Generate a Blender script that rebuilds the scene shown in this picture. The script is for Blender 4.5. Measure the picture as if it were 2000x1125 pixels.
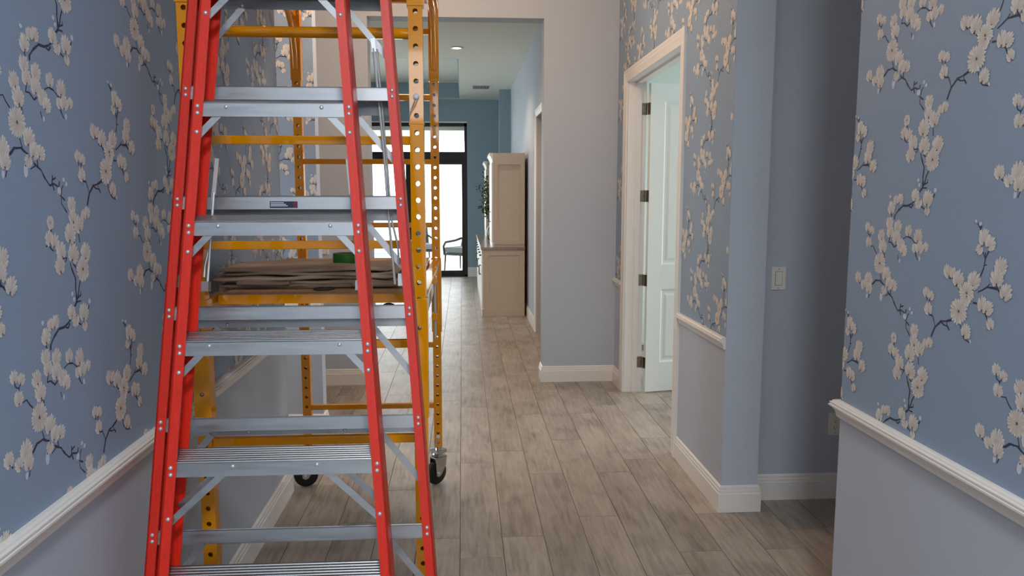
import bpy, bmesh, math, random
from mathutils import Vector, Matrix

# ------------------------------------------------------------------ camera, sky, light, exposure
scene = bpy.context.scene
for o in list(bpy.data.objects):
    bpy.data.objects.remove(o)
COL = scene.collection
R = math.radians

cam_data = bpy.data.cameras.new('camera')
cam_data.sensor_width = 36.0
cam_data.lens = 27.0
cam_data.clip_start = 0.02
cam = bpy.data.objects.new('camera', cam_data)
COL.objects.link(cam)
cam.location = (0, 0, 1.58)
cam.rotation_euler = (R(90 - 6.94), 0, R(-3.67))
scene.camera = cam

world = bpy.data.worlds.new('sky')
scene.world = world
world.use_nodes = True
wn = world.node_tree.nodes
wbg = wn['Background']
wbg.inputs['Color'].default_value = (0.88, 0.955, 1.0, 1)
wbg.inputs['Strength'].default_value = 5.0

scene.view_settings.view_transform = 'Standard'
scene.view_settings.look = 'None'
scene.view_settings.gamma = 1.0
scene.view_settings.use_curve_mapping = False
scene.view_settings.exposure = 0.0


def portal(name, loc, rot, sx, sy):
    d = bpy.data.lights.new(name, 'AREA')
    d.shape = 'RECTANGLE'
    d.size, d.size_y = sx, sy
    d.cycles.is_portal = True
    o = bpy.data.objects.new(name, d)
    o.location, o.rotation_euler = loc, rot
    COL.objects.link(o)


def lamp(name, kind, loc, power, color, radius=0.05, rot=(0, 0, 0), angle=None):
    d = bpy.data.lights.new(name, kind)
    d.energy, d.color = power, color
    if kind != 'AREA':
        d.shadow_soft_size = radius
    if angle:
        d.spot_size, d.spot_blend = R(angle), 0.6
    o = bpy.data.objects.new(name, d)
    o.location, o.rotation_euler = loc, rot
    COL.objects.link(o)


# daylight comes through the entrance behind the camera, the study window, the far sliding doors and two added side windows
portal('entrance_portal', (0.175, -2.58, 1.6), (R(90), 0, 0), 1.95, 3.0)
portal('slider_portal', (-1.55, 14.98, 1.46), (R(-90), 0, 0), 3.3, 2.92)
portal('living_portal', (-3.66, 11.4, 1.5), (R(90), 0, R(-90)), 2.4, 2.6)
portal('passage_portal', (-2.58, 4.53, 1.6), (R(90), 0, R(-90)), 0.8, 1.6)
portal('study_portal', (4.48, 5.95, 1.45), (R(90), 0, R(90)), 3.3, 2.3)
# warm lamp of the entrance hall ceiling
lamp('hall_lamp', 'POINT', (-0.35, 4.65, 3.3), 58, (1.0, 0.66, 0.42), 0.2)
lamp('entry_fill', 'AREA', (0.2, -0.7, 3.66), 80, (0.93, 0.97, 1.0), 0.3)  # added cool fill without a fixture, lights surfaces facing the camera
bpy.data.lights['entry_fill'].shape = 'DISK'
bpy.data.lights['entry_fill'].size = 0.5
lamp('living_downlight_beam', 'SPOT', (-0.055, 9.68, 3.33), 60, (1.0, 0.76, 0.56), 0.05, (0, 0, 0), 130)
lamp('living_fill_near', 'SPOT', (-0.055, 7.6, 3.33), 60, (1.0, 0.76, 0.56), 0.05, (0, 0, 0), 130)  # added fill spot without a fixture, warms the hutch side


# ------------------------------------------------------------------ helpers
def lin(c):
    out = []
    for v in c[:3]:
        v = v / 255.0
        out.append(v / 12.92 if v <= 0.04045 else ((v + 0.055) / 1.055) ** 2.4)
    return tuple(out) + (1.0,)


def mat(name, rgb, rough=0.5, metal=0.0, var=0.0, vscale=8.0, bump=0.0, bscale=60.0, stretch=(1, 1, 1), coat=0.0, emit=None, rvar=0.0):
    m = bpy.data.materials.new(name)
    m.use_nodes = True
    nt = m.node_tree
    b = nt.nodes['Principled BSDF']
    c = lin(rgb)
    b.inputs['Base Color'].default_value = c
    b.inputs['Roughness'].default_value = rough
    b.inputs['Metallic'].default_value = metal
    if coat:
        b.inputs['Coat Weight'].default_value = coat
        b.inputs['Coat Roughness'].default_value = 0.05
        b.inputs['Coat IOR'].default_value = 1.65
    if emit:
        b.inputs['Emission Color'].default_value = lin(emit[0])
        b.inputs['Emission Strength'].default_value = emit[1]
    if var or bump or rvar:
        tc = nt.nodes.new('ShaderNodeTexCoord')
        mp = nt.nodes.new('ShaderNodeMapping')
        mp.inputs['Scale'].default_value = stretch
        nt.links.new(tc.outputs['Object'], mp.inputs['Vector'])
    if var or rvar:
        n = nt.nodes.new('ShaderNodeTexNoise')
        n.inputs['Scale'].default_value = vscale
        n.inputs['Detail'].default_value = 5
        nt.links.new(mp.outputs['Vector'], n.inputs['Vector'])
    if var:
        r = nt.nodes.new('ShaderNodeValToRGB')
        r.color_ramp.elements[0].position = 0.3
        r.color_ramp.elements[1].position = 0.7
        r.color_ramp.elements[0].color = tuple(max(0, x * (1 - var)) for x in c[:3]) + (1,)
        r.color_ramp.elements[1].color = tuple(min(1, x * (1 + var)) for x in c[:3]) + (1,)
        nt.links.new(n.outputs['Fac'], r.inputs['Fac'])
        nt.links.new(r.outputs['Color'], b.inputs['Base Color'])
    if rvar:
        mr = nt.nodes.new('ShaderNodeMapRange')
        mr.inputs['From Min'].default_value = 0.3
        mr.inputs['From Max'].default_value = 0.7
        mr.inputs['To Min'].default_value = max(0.02, rough - rvar)
        mr.inputs['To Max'].default_value = min(1, rough + rvar)
        nt.links.new(n.outputs['Fac'], mr.inputs['Value'])
        nt.links.new(mr.outputs['Result'], b.inputs['Roughness'])
    if bump:
        n2 = nt.nodes.new('ShaderNodeTexNoise')
        n2.inputs['Scale'].default_value = bscale
        n2.inputs['Detail'].default_value = 3
        nt.links.new(mp.outputs['Vector'], n2.inputs['Vector'])
        bp = nt.nodes.new('ShaderNodeBump')
        bp.inputs['Strength'].default_value = bump
        bp.inputs['Distance'].default_value = 0.004
        nt.links.new(n2.outputs['Fac'], bp.inputs['Height'])
        nt.links.new(bp.outputs['Normal'], b.inputs['Normal'])
    return m


M = {}
M['paint'] = mat('blue_grey_wall_paint', (190, 198, 210), 0.62, var=0.015, vscale=2, bump=0.06, bscale=220)
M['paper'] = mat('blue_wallpaper', (146, 166, 189), 0.6, var=0.04, vscale=90, bump=0.05, bscale=300, stretch=(1, 1, 8))
M['trim'] = mat('white_trim_paint', (238, 234, 229), 0.36)
M['ceil'] = mat('ceiling_paint', (222, 226, 216), 0.8, bump=0.08, bscale=200)
M['teal'] = mat('living_wall_daylight_tint', (142, 164, 176), 0.65, bump=0.05, bscale=220)  # green-blue daylight on the far walls is mixed into this colour
M['mint'] = mat('study_wall_daylight_tint', (214, 226, 218), 0.65)  # near-white wall with the green outdoor light put into its colour
M['door'] = mat('white_door_paint', (232, 236, 230), 0.4)
M['nickel'] = mat('brushed_nickel', (150, 136, 120), 0.35, 1.0)
M['red'] = mat('orange_red_fibreglass', (222, 40, 18), 0.38, var=0.10, vscale=30, bump=0.12, bscale=160, stretch=(6, 6, 0.6))
M['alu'] = mat('brushed_aluminium', (172, 174, 178), 0.42, 1.0, var=0.05, vscale=14, bump=0.015, bscale=120, stretch=(0.6, 6, 6), rvar=0.08)
M['steel'] = mat('zinc_steel', (208, 211, 214), 0.35, 0.55)
M['yellow'] = mat('yellow_scaffold_enamel', (236, 152, 8), 0.5, var=0.05, vscale=12, coat=1.0)
M['yellow'].node_tree.nodes['Principled BSDF'].inputs['Specular IOR Level'].default_value = 0.0
M['ply'] = mat('worn_plywood', (176, 140, 106), 0.62, var=0.14, vscale=9, bump=0.12, bscale=60, stretch=(8, 1, 1))
M['canvas'] = mat('canvas_drop_cloth', (182, 158, 138), 0.9, var=0.10, vscale=16, bump=0.35, bscale=90)
M['green'] = mat('green_masking_tape', (38, 112, 30), 0.55)
M['card'] = mat('cardboard', (150, 120, 84), 0.85)
M['black'] = mat('black_rubber', (16, 14, 14), 0.5)
M['chrome'] = mat('chrome', (205, 208, 208), 0.14, 1.0)
M['dark'] = mat('dark_metal_lid', (52, 42, 38), 0.5, 0.4)
M['plate'] = mat('white_switch_plastic', (236, 232, 222), 0.35)
M['slot'] = mat('dark_slot', (40, 36, 32), 0.6)
M['cream'] = mat('cream_cabinet_paint', (206, 190, 172), 0.45)
M['granite'] = mat('granite_top', (150, 132, 118), 0.2, var=0.35, vscale=60)
M['frame'] = mat('bronze_black_frame', (26, 25, 26), 0.35)
M['bronze'] = mat('dark_pull', (60, 50, 42), 0.35, 0.9)
M['leaf'] = mat('olive_leaf', (62, 84, 50), 0.55, var=0.25, vscale=30)
M['twig'] = mat('twig_bark', (70, 56, 40), 0.8)
M['vase'] = mat('brown_glazed_vase', (110, 92, 76), 0.25)
M['lens'] = mat('lamp_lens', (255, 236, 200), 0.5, emit=((255, 226, 176), 14.0))
M['navy'] = mat('navy_label', (14, 26, 62), 0.45)
M['maroon'] = mat('maroon_label_corner', (96, 14, 44), 0.45)
M['ink'] = mat('white_label_print', (215, 222, 232), 0.5)
M['patio'] = mat('patio_paver', (214, 208, 198), 0.8, var=0.06)
M['grass'] = mat('lawn', (196, 208, 176), 0.9, var=0.2)  # paled green, overexposed daylight is put into the colour
M['water'] = mat('pool_water', (60, 170, 190), 0.05)
M['rattan'] = mat('grey_patio_frame', (34, 36, 38), 0.5)
M['cushion'] = mat('pale_grey_cushion', (120, 126, 126), 0.9)
M['pillow'] = mat('dusty_rose_pillow', (120, 92, 86), 0.9)
M['grout'] = mat('grey_grout', (116, 106, 96), 0.9)


def glass_mat():
    m = bpy.data.materials.new('clear_glass')
    m.use_nodes = True
    nt = m.node_tree
    nt.nodes.clear()
    out = nt.nodes.new('ShaderNodeOutputMaterial')
    tr = nt.nodes.new('ShaderNodeBsdfTransparent')
    gl = nt.nodes.new('ShaderNodeBsdfGlossy')
    gl.inputs['Roughness'].default_value = 0.0
    fr = nt.nodes.new('ShaderNodeFresnel')
    fr.inputs['IOR'].default_value = 1.25
    mx = nt.nodes.new('ShaderNodeMixShader')
    nt.links.new(fr.outputs[0], mx.inputs[0])
    nt.links.new(tr.outputs[0], mx.inputs[1])
    nt.links.new(gl.outputs[0], mx.inputs[2])
    nt.links.new(mx.outputs[0], out.inputs[0])
    return m


M['glass'] = glass_mat()


def floor_mat():
    m = bpy.data.materials.new('wood_look_porcelain')
    m.use_nodes = True
    nt = m.node_tree
    L = nt.links.new
    b = nt.nodes['Principled BSDF']
    tc = nt.nodes.new('ShaderNodeTexCoord')
    oi = nt.nodes.new('ShaderNodeObjectInfo')
    off = nt.nodes.new('ShaderNodeVectorMath')
    off.operation = 'ADD'
    sc = nt.nodes.new('ShaderNodeVectorMath')
    sc.operation = 'SCALE'
    cmb = nt.nodes.new('ShaderNodeCombineXYZ')
    for i in range(3):
        L(oi.outputs['Random'], cmb.inputs[i])
    L(cmb.outputs[0], sc.inputs[0])
    sc.inputs['Scale'].default_value = 37.0
    L(tc.outputs['Object'], off.inputs[0])
    L(sc.outputs[0], off.inputs[1])

    def noise(scale, st, detail=6, dist=0.0):
        mp = nt.nodes.new('ShaderNodeMapping')
        mp.inputs['Scale'].default_value = st
        L(off.outputs[0], mp.inputs['Vector'])
        n = nt.nodes.new('ShaderNodeTexNoise')
        n.inputs['Scale'].default_value = scale
        n.inputs['Detail'].default_value = detail
        n.inputs['Distortion'].default_value = dist
        L(mp.outputs[0], n.inputs['Vector'])
        return n
    grain = noise(6.0, (9, 0.8, 1), 9, 0.5)
    blotch = noise(3.0, (1.7, 1.0, 1), 6, 0.5)
    ramp = nt.nodes.new('ShaderNodeValToRGB')
    e = ramp.color_ramp.elements
    e[0].position, e[0].color = 0.31, lin((120, 109, 98))
    e[1].position, e[1].color = 0.66, lin((184, 174, 162))
    k = ramp.color_ramp.elements.new(0.48)
    k.color = lin((160, 149, 137))
    add = nt.nodes.new('ShaderNodeMath')
    add.operation = 'MULTIPLY_ADD'
    L(blotch.outputs['Fac'], add.inputs[0])
    add.inputs[1].default_value = 0.55
    half = nt.nodes.new('ShaderNodeMath')
    half.operation = 'MULTIPLY'
    L(grain.outputs['Fac'], half.inputs[0])
    half.inputs[1].default_value = 0.5
    L(half.outputs[0], add.inputs[2])
    L(add.outputs[0], ramp.inputs['Fac'])
    hsv = nt.nodes.new('ShaderNodeHueSaturation')
    mr = nt.nodes.new('ShaderNodeMapRange')
    mr.inputs['To Min'].default_value = 0.9
    mr.inputs['To Max'].default_value = 1.07
    L(oi.outputs['Random'], mr.inputs['Value'])
    L(mr.outputs['Result'], hsv.inputs['Value'])
    L(ramp.outputs['Color'], hsv.inputs['Color'])
    L(hsv.outputs['Color'], b.inputs['Base Color'])
    b.inputs['Roughness'].default_value = 0.36
    b.inputs['Specular IOR Level'].default_value = 0.36
    bp = nt.nodes.new('ShaderNodeBump')
    bp.inputs['Strength'].default_value = 0.22
    bp.inputs['Distance'].default_value = 0.003
    fine = noise(26.0, (1.6, 0.7, 1), 4, 1.2)
    L(fine.outputs['Fac'], bp.inputs['Height'])
    L(bp.outputs['Normal'], b.inputs['Normal'])
    return m


M['floor'] = floor_mat()


def print_mat():
    m = bpy.data.materials.new('blossom_print_ink')
    m.use_nodes = True
    nt = m.node_tree
    b = nt.nodes['Principled BSDF']
    a = nt.nodes.new('ShaderNodeVertexColor')
    a.layer_name = 'Col'
    nt.links.new(a.outputs['Color'], b.inputs['Base Color'])
    b.inputs['Roughness'].default_value = 0.65
    return m


M['print'] = print_mat()


class MB:
    """collects shapes, builds ONE mesh object"""

    def __init__(self):
        self.v, self.f = [], []

    def add(self, vs, fs):
        n = len(self.v)
        self.v += [tuple(x) for x in vs]
        self.f += [tuple(i + n for i in q) for q in fs]
        return self

    def box(self, a, b, bev=0.0):
        x0, y0, z0 = (min(a[i], b[i]) for i in range(3))
        x1, y1, z1 = (max(a[i], b[i]) for i in range(3))
        if bev <= 0:
            vs = [(x0, y0, z0), (x1, y0, z0), (x1, y1, z0), (x0, y1, z0), (x0, y0, z1), (x1, y0, z1), (x1, y1, z1), (x0, y1, z1)]
            return self.add(vs, [(0, 3, 2, 1), (4, 5, 6, 7), (0, 1, 5, 4), (1, 2, 6, 5), (2, 3, 7, 6), (3, 0, 4, 7)])
        bm = bmesh.new()
        bmesh.ops.create_cube(bm, size=1.0)
        for v in bm.verts:
            v.co = Vector(((x0 + x1) / 2 + v.co.x * (x1 - x0), (y0 + y1) / 2 + v.co.y * (y1 - y0), (z0 + z1) / 2 + v.co.z * (z1 - z0)))
        bmesh.ops.bevel(bm, geom=bm.edges[:], offset=bev, segments=2, affect='EDGES', profile=0.7)
        return self.bm(bm)

    def bm(self, bm):
        bm.verts.index_update()
        self.add([v.co[:] for v in bm.verts], [[v.index for v in f.verts] for f in bm.faces])
        bm.free()
        return self

    def hexa(self, p):
        """8 points: bottom 4 then top 4"""
        return self.add(p, [(0, 3, 2, 1), (4, 5, 6, 7), (0, 1, 5, 4), (1, 2, 6, 5), (2, 3, 7, 6), (3, 0, 4, 7)])

    def bar(self, p0, p1, w, t, side=(0, 1, 0)):
        """flat bar from p0 to p1, width w, thickness t along side"""
        p0, p1, s = Vector(p0), Vector(p1), Vector(side).normalized()
        d = (p1 - p0).normalized()
        q = d.cross(s).normalized() * (w / 2)
        s = s * (t / 2)
        return self.hexa([p0 - q - s, p0 + q - s, p0 + q + s, p0 - q + s, p1 - q - s, p1 + q - s, p1 + q + s, p1 - q + s])

    def tube(self, pts, r, n=10, caps=True):
        pts = [Vector(p) for p in pts]
        rr = r if isinstance(r, (list, tuple)) else [r] * len(pts)
        vs, fs = [], []
        prev = None
        for i, p in enumerate(pts):
            d = (pts[min(i + 1, len(pts) - 1)] - pts[max(i - 1, 0)]).normalized()
            if prev is None:
                a = d.orthogonal().normalized()
            else:
                a = (prev - d * prev.dot(d)).normalized()
            prev = a
            b = d.cross(a)
            for k in range(n):
                t = 2 * math.pi * k / n
                vs.append(p + (a * math.cos(t) + b * math.sin(t)) * rr[i])
        for i in range(len(pts) - 1):
            for k in range(n):
                fs.append((i * n + k, i * n + (k + 1) % n, (i + 1) * n + (k + 1) % n, (i + 1) * n + k))
        if caps:
            fs.append(tuple(range(n - 1, -1, -1)))
            m = (len(pts) - 1) * n
            fs.append(tuple(range(m, m + n)))
        return self.add(vs, fs)

    def lathe(self, c, prof, n=20, axis='Z', cap=True):
        vs, fs = [], []
        for r, h in prof:
            for k in range(n):
                t = 2 * math.pi * k / n
                a, b = r * math.cos(t), r * math.sin(t)
                p = {'Z': (a, b, h), 'Y': (a, h, b), 'X': (h, a, b)}[axis]
                vs.append((c[0] + p[0], c[1] + p[1], c[2] + p[2]))
        for i in range(len(prof) - 1):
            for k in range(n):
                fs.append((i * n + k, i * n + (k + 1) % n, (i + 1) * n + (k + 1) % n, (i + 1) * n + k))
        if cap:
            fs.append(tuple(range(n - 1, -1, -1)))
            m = (len(prof) - 1) * n
            fs.append(tuple(range(m, m + n)))
        return self.add(vs, fs)

    def sweep(self, prof, path, fmap, closed_prof=True):
        """prof: (offset, height) pairs; path: 2D polyline; offset goes to the left of the path, mitred; fmap(a, b, h) -> xyz"""
        n = len(path)
        P = [Vector(p) for p in path]
        vs, fs = [], []
        for i in range(n):
            dirs = []
            if i > 0:
                dirs.append((P[i] - P[i - 1]).normalized())
            if i < n - 1:
                dirs.append((P[i + 1] - P[i]).normalized())
            nn = [Vector((-d.y, d.x)) for d in dirs]
            if len(nn) == 2:
                m = (nn[0] + nn[1])
                m = m / max(1e-6, m.dot(nn[0]))
            else:
                m = nn[0]
            for o, h in prof:
                q = P[i] + m * o
                vs.append(fmap(q.x, q.y, h))
        k = len(prof)
        for i in range(n - 1):
            for j in range(k):
                fs.append((i * k + j, i * k + (j + 1) % k, (i + 1) * k + (j + 1) % k, (i + 1) * k + j))
        fs.append(tuple(range(k)))
        fs.append(tuple((n - 1) * k + j for j in range(k - 1, -1, -1)))
        return self.add(vs, fs)

    def build(self, name, material, parent=None, smooth=False):
        me = bpy.data.meshes.new(name)
        me.from_pydata(self.v, [], self.f)
        bm = bmesh.new()
        bm.from_mesh(me)
        bmesh.ops.remove_doubles(bm, verts=bm.verts[:], dist=1e-6)
        bmesh.ops.recalc_face_normals(bm, faces=bm.faces[:])
        bm.to_mesh(me)
        bm.free()
        me.materials.append(M[material] if isinstance(material, str) else material)
        if smooth:
            for p in me.polygons:
                p.use_smooth = True
            if hasattr(me, 'set_sharp_from_angle'):
                me.set_sharp_from_angle(angle=R(38))
        o = bpy.data.objects.new(name, me)
        COL.objects.link(o)
        if parent:
            o.parent = parent
        return o


def box(name, a, b, m, parent=None, bev=0.0):
    return MB().box(a, b, bev).build(name, m, parent)


def structure(o):
    o['kind'] = 'structure'
    return o


def empty(name, loc=(0, 0, 0), rot=(0, 0, 0)):
    o = bpy.data.objects.new(name, None)
    o.empty_display_size = 0.1
    o.location, o.rotation_euler = loc, rot
    COL.objects.link(o)
    return o


def tag(o, label, cat, group=None):
    o['label'], o['category'] = label, cat
    if group:
        o['group'] = group
    return o


def dup(o, name=None, parent=None):
    c = o.copy()
    COL.objects.link(c)
    if parent:
        c.parent = parent
    return c

# ------------------------------------------------------------------ the setting
WL, WR = -0.93, 1.28          # faces of the entrance hall walls
HC = 3.7                      # entrance hall ceiling height
RAIL0, RAIL1 = 0.826, 0.886   # chair rail

floor = structure(box('floor', (-4.0, -2.8, -0.12), (4.8, 15.1, -0.004), 'grout'))


def make_planks():
    w, ln, gap = 0.195, 1.2, 0.0028
    x00 = -0.023
    rnd = random.Random(5)
    me = None
    for c in range(-12, 15):
        x0 = x00 + c * w
        y = 0.2 - rnd.choice((0.0, 0.4, 0.8, 0.2, 0.6)) - 0.2
        while y < 14.95:
            ya, yb = y, y + ln
            y = yb
            xc = x0 + w / 2
            if yb > 7.6 and (xc > 0.95 or xc < -2.2) and not (xc > 1.3 and yb < 8.2):
                continue
            if yb < 1.2:
                continue
            if me is None:
                b = MB().box((gap / 2, gap / 2, -0.009), (w - gap / 2, ln - gap / 2, 0.0), 0.0012)
                first = b.build('plank', 'floor', floor)
                first.location = (x0, ya, 0)
                me = first.data
            else:
                o = bpy.data.objects.new('plank', me)
                COL.objects.link(o)
                o.parent = floor
                o.location = (x0, ya, 0)


make_planks()
ground = structure(MB().box((-30, 15.1, -0.3), (30, 60, -0.02)).build('ground', 'patio'))

# walls
wall_left = structure(box('wall_left', (-1.05, -2.6, 0), (WL, 4.03, HC), 'paint'))
wall_right = structure(MB()
    .box((WR, 3.62, 0), (1.42, 4.487, HC)).box((WR, 5.995, 0), (1.42, 6.36, HC)).box((WR, 4.487, 2.46), (1.42, 5.995, HC))
    .build('wall_right', 'paint'))
wall_entry = structure(box('wall_right_entry', (WR, -2.6, 0), (1.42, 2.47, HC), 'paint'))
pillar = structure(box('pillar_right', (1.42, 3.62, 0), (1.465, 3.90, HC), 'paint'))
structure(box('wall_side_hall', (1.465, 3.76, 0), (3.3, 3.90, HC), 'paint'))
structure(MB().box((1.42, 2.35, 0), (3.3, 2.47, HC)).box((3.3, 2.35, 0), (3.42, 3.9, HC)).build('wall_side_hall_return', 'paint'))
wall_stub = structure(box('wall_left_stub', (-2.6, 5.03, 0), (WL, 5.15, HC), 'paint'))
structure(MB().box((-2.72, 3.9, 0), (-2.6, 4.13, HC)).box((-2.72, 4.93, 0), (-2.6, 6.5, HC)).box((-2.72, 4.13, 0), (-2.6, 4.93, 0.8)).box((-2.72, 4.13, 2.4), (-2.6, 4.93, HC)).box((-2.6, 3.91, 0), (-1.05, 4.03, HC)).build('wall_left_passage', 'paint'))
OL, OR, OH = -0.745, 0.668, 2.985
wall_far = structure(MB().box((-2.6, 6.36, 0), (OL, 6.54, HC)).box((OR, 6.36, 0), (1.42, 6.54, HC)).box((OL, 6.36, OH), (OR, 6.54, HC)).build('wall_far', 'paint'))
structure(MB().box((-1.05, -2.72, 0), (-0.8, -2.6, HC)).box((1.15, -2.72, 0), (1.42, -2.6, HC)).box((-0.8, -2.72, 3.1), (1.15, -2.6, HC)).build('wall_entrance', 'paint'))
structure(box('ceiling', (-2.72, -2.72, HC), (3.42, 6.54, HC + 0.1), 'ceil'))

# study behind the open door
structure(MB().box((1.42, 7.9, 0), (4.6, 8.0, 3.1)).box((3.3, 3.8, 0), (4.6, 3.9, 3.1)).box((1.42, 3.9, 2.46), (1.43, 8.0, 3.1))
          .box((1.42, 6.54, 0), (1.43, 7.9, 3.1)).box((4.5, 3.9, 0), (4.6, 4.3, 3.1)).box((4.5, 7.6, 0), (4.6, 8.0, 3.1)).box((4.5, 4.3, 0), (4.6, 7.6, 0.3)).box((4.5, 4.3, 2.6), (4.6, 7.6, 3.1))
          .build('wall_study', 'mint'))
structure(box('ceiling_study', (1.42, 3.9, 3.1), (4.6, 8.0, 3.2), 'ceil'))

# living room beyond the wide opening
LC = 3.36
structure(MB().box((0.84, 6.54, 0), (0.98, 7.3, LC)).box((0.84, 8.72, 0), (0.98, 13.4, LC)).box((0.84, 7.3, 2.46), (0.98, 8.72, LC))
          .build('wall_living_right', 'paint'))
structure(box('wall_living_stub', (0.64, 13.4, 0), (0.98, 13.56, LC), 'teal'))
structure(MB().box((0.095, 14.85, 0), (1.0, 15.03, 3.7)).box((-3.2, 14.85, 2.93), (0.095, 15.03, 3.7)).box((-3.8, 14.85, 0), (-3.2, 15.03, 3.7)).box((0.86, 13.56, 0), (0.98, 14.85, LC)).build('wall_living_far', 'teal'))
structure(MB().box((-3.8, 6.54, 0), (-3.68, 10.2, 3.7)).box((-3.8, 12.6, 0), (-3.68, 14.85, 3.7)).box((-3.8, 10.2, 0), (-3.68, 12.6, 0.2)).box((-3.8, 10.2, 2.8), (-3.68, 12.6, 3.7)).box((-3.68, 6.42, 0), (-2.6, 6.54, 3.7)).build('wall_living_left', 'teal'))
TX, TY0, TY1 = -0.04, 10.45, 14.6
structure(MB().box((-3.8, 6.54, LC), (0.98, TY0, LC + 0.08)).box((TX, TY0, LC), (0.98, TY1, LC + 0.08)).box((-3.8, TY1, LC), (0.98, 14.85, LC + 0.08))
          .box((-3.8, TY0, LC), (-3.2, TY1, LC + 0.08)).box((-3.8, TY0, LC + 0.27), (0.98, TY1, LC + 0.33)).build('ceiling_living', 'ceil'))
structure(MB().box((-3.2, TY1 - 0.012, LC), (TX, TY1, LC + 0.27)).box((-3.2, TY0, LC), (TX, TY0 + 0.012, LC + 0.27))
          .box((TX - 0.012, TY0, LC), (TX, TY1, LC + 0.27)).box((-3.2, TY0, LC), (-3.188, TY1, LC + 0.27)).build('trim_tray_riser', 'teal'))
structure(box('ceiling_lanai', (-5, 15.03, 2.80), (2.0, 18.2, 2.9), 'ceil'))

# baseboards and chair rails
BASE = [(0, 0), (0.016, 0), (0.016, 0.094), (0.0125, 0.098), (0.0125, 0.111), (0.009, 0.115), (0.009, 0.127), (0.003, 0.134), (0, 0.135)]
RAIL = [(0, RAIL0), (0.008, RAIL0), (0.010, RAIL0 + 0.003), (0.011, RAIL0 + 0.012), (0.014, RAIL0 + 0.022), (0.020, RAIL0 + 0.031), (0.028, RAIL0 + 0.036), (0.030, RAIL0 + 0.0375),
        (0.030, RAIL0 + 0.0425), (0.026, RAIL0 + 0.0435), (0.0255, RAIL0 + 0.0455), (0.0275, RAIL0 + 0.0475), (0.0275, RAIL0 + 0.051), (0.021, RAIL0 + 0.053), (0.0195, RAIL0 + 0.0575), (0.012, RAIL1), (0, RAIL1)]
XY = lambda a, b, h: (a, b, h)


def run(name, prof, path):
    return structure(MB().sweep(prof, path, XY).build(name, 'trim'))


run('baseboard_left', BASE, [(WL, 4.03), (WL, -2.6)])
run('baseboard_right', BASE, [(1.465, 3.76), (1.465, 3.62), (WR, 3.62), (WR, 4.42)])
run('baseboard_side_hall', BASE, [(3.3, 3.76), (1.481, 3.76)])
run('baseboard_right_entry', BASE, [(WR, -2.6), (WR, 2.47), (1.42, 2.47)])
run('baseboard_far', BASE, [(WR, 6.064), (WR, 6.36), (OR, 6.36), (OR, 6.54)])
run('baseboard_far_left', BASE, [(OL, 6.54), (OL, 6.36), (-2.6, 6.36)])
run('baseboard_left_stub', BASE, [(WL, 5.15), (WL, 5.03), (-2.6, 5.03)])
run('baseboard_living_right', BASE, [(0.84, 8.81), (0.84, 13.38)])
run('baseboard_living_far', [(a, b * 1.35) for a, b in BASE], [(0.86, 14.85), (0.095, 14.85)])
run('trim_chair_rail_left', RAIL, [(WL, 4.03), (WL, -2.6)])
run('trim_chair_rail_right', RAIL, [(WR, 3.622), (WR, 4.42)])
run('trim_chair_rail_corner', RAIL, [(WR, 6.064), (WR, 6.36)])
run('trim_chair_rail_entry', RAIL, [(WR, -2.6), (WR, 2.47), (1.42, 2.47)])
run('trim_chair_rail_stub', RAIL, [(WL, 5.03), (-2.6, 5.03)])


# door casings: swept in the wall plane
CAS = [(0, 0), (0, 0.012), (0.006, 0.014), (0.012, 0.012), (0.03, 0.015), (0.05, 0.019), (0.062, 0.017), (0.070, 0.020), (0.086, 0.020), (0.088, 0.017), (0.088, 0)]
D0, D1, DH = 4.507, 5.975, 2.44
structure(MB().sweep(CAS, [(D0, 0), (D0, DH), (D1, DH), (D1, 0)], lambda a, b, h: (WR - h, a, b)).build('trim_door_casing', 'trim'))
structure(MB().box((WR - 0.002, D0 - 0.02, 0), (1.425, D0, DH)).box((WR - 0.002, D1, 0), (1.425, D1 + 0.02, DH)).box((WR - 0.002, D0 - 0.02, DH), (1.425, D1 + 0.02, DH + 0.02))
          .box((1.345, D0, 0), (1.385, D0 + 0.011, DH)).box((1.345, D1 - 0.011, 0), (1.385, D1, DH)).box((1.345, D0, DH - 0.011), (1.385, D1, DH))
          .build('trim_door_jamb', 'trim'))
structure(MB().sweep(CAS, [(7.3, 0), (7.3, 2.44), (8.72, 2.44), (8.72, 0)], lambda a, b, h: (0.84 - h, a, b)).build('trim_living_casing', 'trim'))
M['tan'] = mat('tan_door', (196, 168, 142), 0.5)  # one even tan base colour
d2 = structure(box('door_2', (0.915, 7.31, 0.01), (0.95, 8.71, 2.45), 'tan'))


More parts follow.
